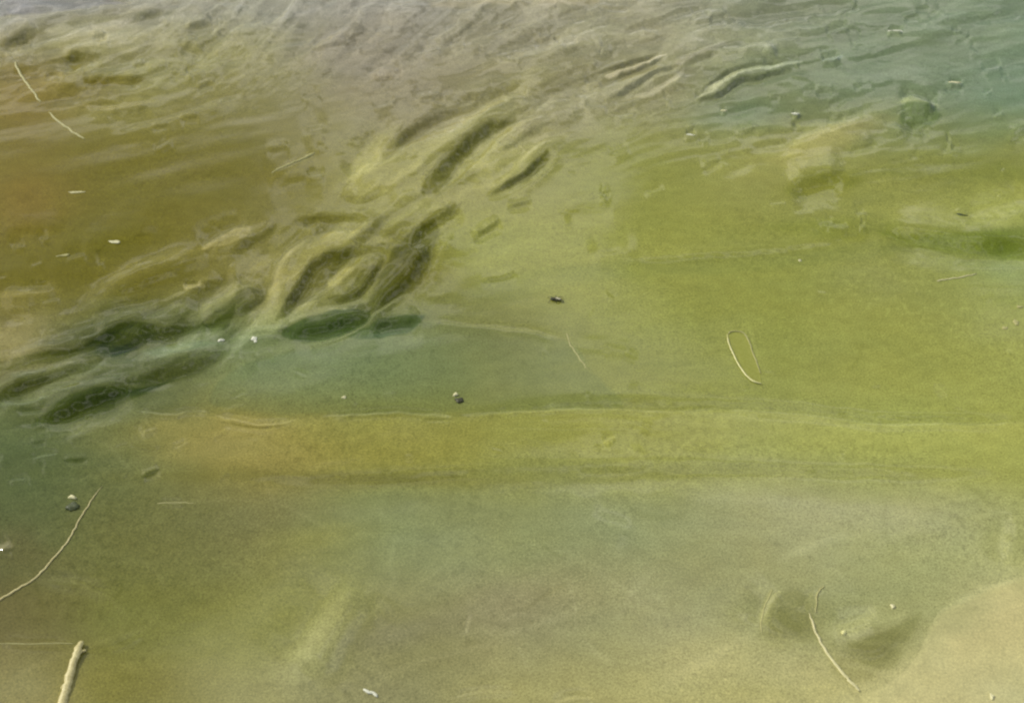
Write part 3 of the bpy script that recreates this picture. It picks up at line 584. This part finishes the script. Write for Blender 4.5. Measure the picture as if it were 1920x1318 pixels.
stalk("root_hair", [(295,943),(330,941),(365,943)], .0007, .0005, M_faint, "hair-thin pale root lying level below the orange mud band", "root", 11, .0001)
stalk("root_hair", [(0,1206),(50,1208),(100,1205),(140,1206)], .0005, .0004, M_faint, "hair-thin level root reaching the tip of the thick stick", "root", 13, .0001)
stalk("root_hair", [(1448,1105),(1436,1130),(1428,1160),(1428,1186)], .0007, .0006, M_faint, "pale root along the left rim of the dark hollow", "root", 15, .0000)

# sunken leaf with a bright rim
o0 = wpt(1398, 672)
lf = root("leaf", o0, "narrow olive leaf with one bright curved rim, on the smooth water", "leaf")
Lft = smooth_line([(1364,628),(1367,645),(1373,662),(1384,684),(1396,702),(1410,715),(1426,720)], 3)
Rgt = smooth_line([(1374,626),(1388,624),(1400,634),(1408,654),(1417,678),(1425,698),(1428,717)], 3)
bm = bmesh.new(); rows = []
for a, b in zip(Lft, Rgt):
    row = []
    for k in range(7):
        q = a+(b-a)*k/6; p = wpt(q[0], q[1], .0003+.00012*math.sin(k*1.05))-o0; row.append(bm.verts.new(p))
    rows.append(row)
for i in range(len(rows)-1):
    for k in range(6): bm.faces.new((rows[i][k], rows[i+1][k], rows[i+1][k+1], rows[i][k+1]))
r_ = bmesh.ops.solidify(bm, geom=bm.faces[:], thickness=.0002)
bl = link_mesh("blade", bm, M_leaf, lf)
for p in bl.data.polygons: p.use_smooth = False
link_mesh("rim", stalk_mesh(o0, [(1363,629),(1367,648),(1374,664),(1385,686),(1397,703),(1411,716),(1428,721)], .0008, .0011, 16, .0013, n=5, wander=.4), M_rim, lf)

link_mesh("rim", stalk_mesh(o0, [(1363,630),(1369,624),(1382,622),(1395,627),(1404,640),(1411,660),(1419,682),(1427,702)], .0007, .0006, 17, .0006, n=4, wander=.8), M_faint, lf)

# insects and crumbs
def blob(bm, c, rx, ry, rz, seed, sub=3, rough=.25, rot=0):
    r = random.Random(seed); res = bmesh.ops.create_icosphere(bm, subdivisions=sub, radius=1)
    ph = [r.uniform(0, 6.28) for _ in range(6)]
    for v in res['verts']:
        p = v.co; k = 1+rough*(math.sin(3*p.x+ph[0])*math.sin(4*p.y+ph[1])+.6*math.sin(7*p.x+ph[2]+5*p.z)*math.sin(6*p.y+ph[3]))
        x, y, z = p.x*rx*k, p.y*ry*k, p.z*rz*k
        v.co = Vector((x*math.cos(rot)-y*math.sin(rot), x*math.sin(rot)+y*math.cos(rot), z))+c
o0 = wpt(1042, 563)
ins = root("insect", o0, "small dark insect with spread legs resting on the smooth green water", "insect")
bm = bmesh.new(); blob(bm, Vector((-.001,0,.0016)), .0055, .0024, .0016, 4, rough=.08, rot=-.15); blob(bm, Vector((.005,-.001,.0016)), .0016, .0018, .0013, 5, 2, .05)
link_mesh("body", bm, M_dark, ins)
for k, (x, y) in enumerate([(-.009,.0045),(-.0085,-.005),(0,.007),(.001,-.0065),(.0085,.0045),(.009,-.0035)]):
    bm = bmesh.new(); b0 = Vector((x*.25, y*.2, .0016)); tube(bm, [b0, Vector((x*.6, y*.6, .0030)), Vector((x, y, .0002))], [.00045,.00038,.0003], k, 6); link_mesh("leg", bm, M_dark, ins)
bm = bmesh.new(); blob(bm, Vector((.0025,-.0016,.0034)), .0034, .0014, .0004, 9, 2, .05, rot=-.5); link_mesh("wing", bm, M_wing, ins)

def crumb(px, py, w_, h_, mat, name, label, cat, seed, group=None, tilt=0.0, z=.0006, thick=.0010, extra=None, rough=.3):
    o0 = wpt(px, py); sc = math.hypot(CAM_H, o0.y)/F
    bm = bmesh.new(); blob(bm, Vector((0,0,z*.3)), w_*sc*.5, h_*sc*.5*1.45, thick, seed, 3, rough, math.radians(-tilt))
    if extra:
        for (dx, dy, w2, h2) in extra: blob(bm, Vector((dx*sc, -dy*sc*1.45, z*.3)), w2*sc*.5, h2*sc*.72, thick*.7, seed+7, 2, rough, 0)
    o = link_mesh(name, bm, mat); o.location = o0; return tag(o, label, cat, group)
def pair(px, py, name, label, cat, dark, light, seed):
    """dark clump with a pale tip"""
    o0 = wpt(px, py); sc = math.hypot(CAM_H, o0.y)/F; r = root(name, o0, label, cat)
    for (n_, m_, (dx, dy, w_, h_)) in (("clump", M_weed if cat == "weed" else M_dark, dark), ("tip", M_cream, light)):
        bm = bmesh.new(); blob(bm, Vector((dx*sc, -dy*sc*1.45, .0006)), w_*sc*.5, h_*sc*.72, .0012, seed, 3, .32, -.4); seed += 1
        link_mesh(n_, bm, m_, r)
pair(857, 746, "debris", "small dark crumb with a pale tip just above the bright ledge line", "debris", (4,6,14,9), (-3,-5,8,7), 21)
pair(138, 945, "weed_clump", "dark green weed clump with a pale tip above the long curved stem", "weed", (0,4,22,15), (-6,-12,16,6), 31)
g = "wavelet glints, shaped as flecks, on the far teal water"  # glints of tiny wavelets, built as small pale solids
crumb(414, 637, 7, 9, M_white, "pale_fleck", "left of two bright white flecks beside the dark wavelet edge", "foam or glint fleck", 41, "bright white flecks beside the dark wavelet", 70)
crumb(476, 636, 11, 8, M_white, "pale_fleck", "right and larger of two bright white flecks beside the dark wavelet edge", "foam or glint fleck", 42, "bright white flecks beside the dark wavelet", 40, extra=[(4,5,6,6)])
crumb(1679, 60, 26, 6, M_white, "pale_fleck", "long white wavelet glint, shaped as a fleck, on the far teal water near the top right", "foam or glint fleck", 43, g, 3, thick=.0006)
crumb(1789, 156, 22, 5, M_cream, "pale_fleck", "pale pointed wavelet glint, shaped as a fleck, on teal water above the right-hand hump", "foam or glint fleck", 44, g, 5, thick=.0006)
crumb(1491, 216, 13, 5, M_white, "pale_fleck", "small bright wavelet glint, shaped as a fleck, over a dark dimple, left of the hump", "foam or glint fleck", 45, g, 0, thick=.0006)
crumb(1294, 252, 16, 5, M_white, "pale_fleck", "bright wavelet glint, shaped as a fleck, below the left end of the bright wavelet", "foam or glint fleck", 46, g, 2, thick=.0006)
crumb(1357, 208, 11, 4, M_cream, "pale_fleck", "faint wavelet glint, shaped as a fleck, under the middle of the bright wavelet", "foam or glint fleck", 47, g, 0, thick=.0005)
g = "pale flecks floating on the brown water"
crumb(214, 453, 22, 6, M_cream, "pale_fleck", "cream fleck on brown water left of the pale lobe", "foam or glint fleck", 48, g, 8, thick=.0005)
crumb(145, 360, 30, 4, M_stem, "pale_fleck", "narrow pale fleck beside the orange mud stain", "foam or glint fleck", 49, g, -4, thick=.0005)
crumb(118, 479, 24, 4, M_faint, "pale_fleck", "faintest narrow fleck low on the brown water", "foam or glint fleck", 50, g, -14, thick=.0005)
stalk("seed_husk", [(682,1291),(690,1297),(700,1299),(708,1306)], .0014, .0013, M_white, "small crooked white husk at the bottom of the shallows", "husk", 51, .0006, n=4, wander=.6)
crumb(1582, 1187, 9, 7, M_rim, "shell_grit", "pale grit speck in the dark hollow right of the bent stem", "grit", 52, "pale grit specks around the dark hollow")
crumb(1674, 1137, 8, 8, M_cream, "shell_grit", "pale grit speck above the dark hollow, near the bank edge", "grit", 53, "pale grit specks around the dark hollow")
crumb(1858, 1312, 7, 10, M_cream, "shell_grit", "pale grit speck at the bottom edge of the sandbank", "grit", 54, "pale grit specks around the dark hollow", z=.012)
crumb(645, 746, 8, 5, M_cream, "pale_fleck", "tiny pale fleck above the left half of the ledge", "foam or glint fleck", 55)
crumb(1500, 488, 6, 4, M_cream, "pale_fleck", "tiny pale fleck alone on the bright green water", "foam or glint fleck", 56)
for k, (x, y, a, b) in enumerate([(1905,606,12,16),(1884,616,14,9),(1912,576,16,6)]):
    crumb(x, y, a*.7, b*.7, M_faint, "pale_fleck", ["upright pale fleck, largest of the three at the right edge","round pale fleck, leftmost of the three at the right edge","flat pale fleck, topmost of the three at the right edge"][k], "foam or glint fleck", 60+k, "pale flecks at the right edge", thick=.0005)
crumb(1803, 402, 20, 4, M_weed, "debris", "tiny dark green sliver on the bright green water at right", "debris", 70, tilt=14, thick=.0005)
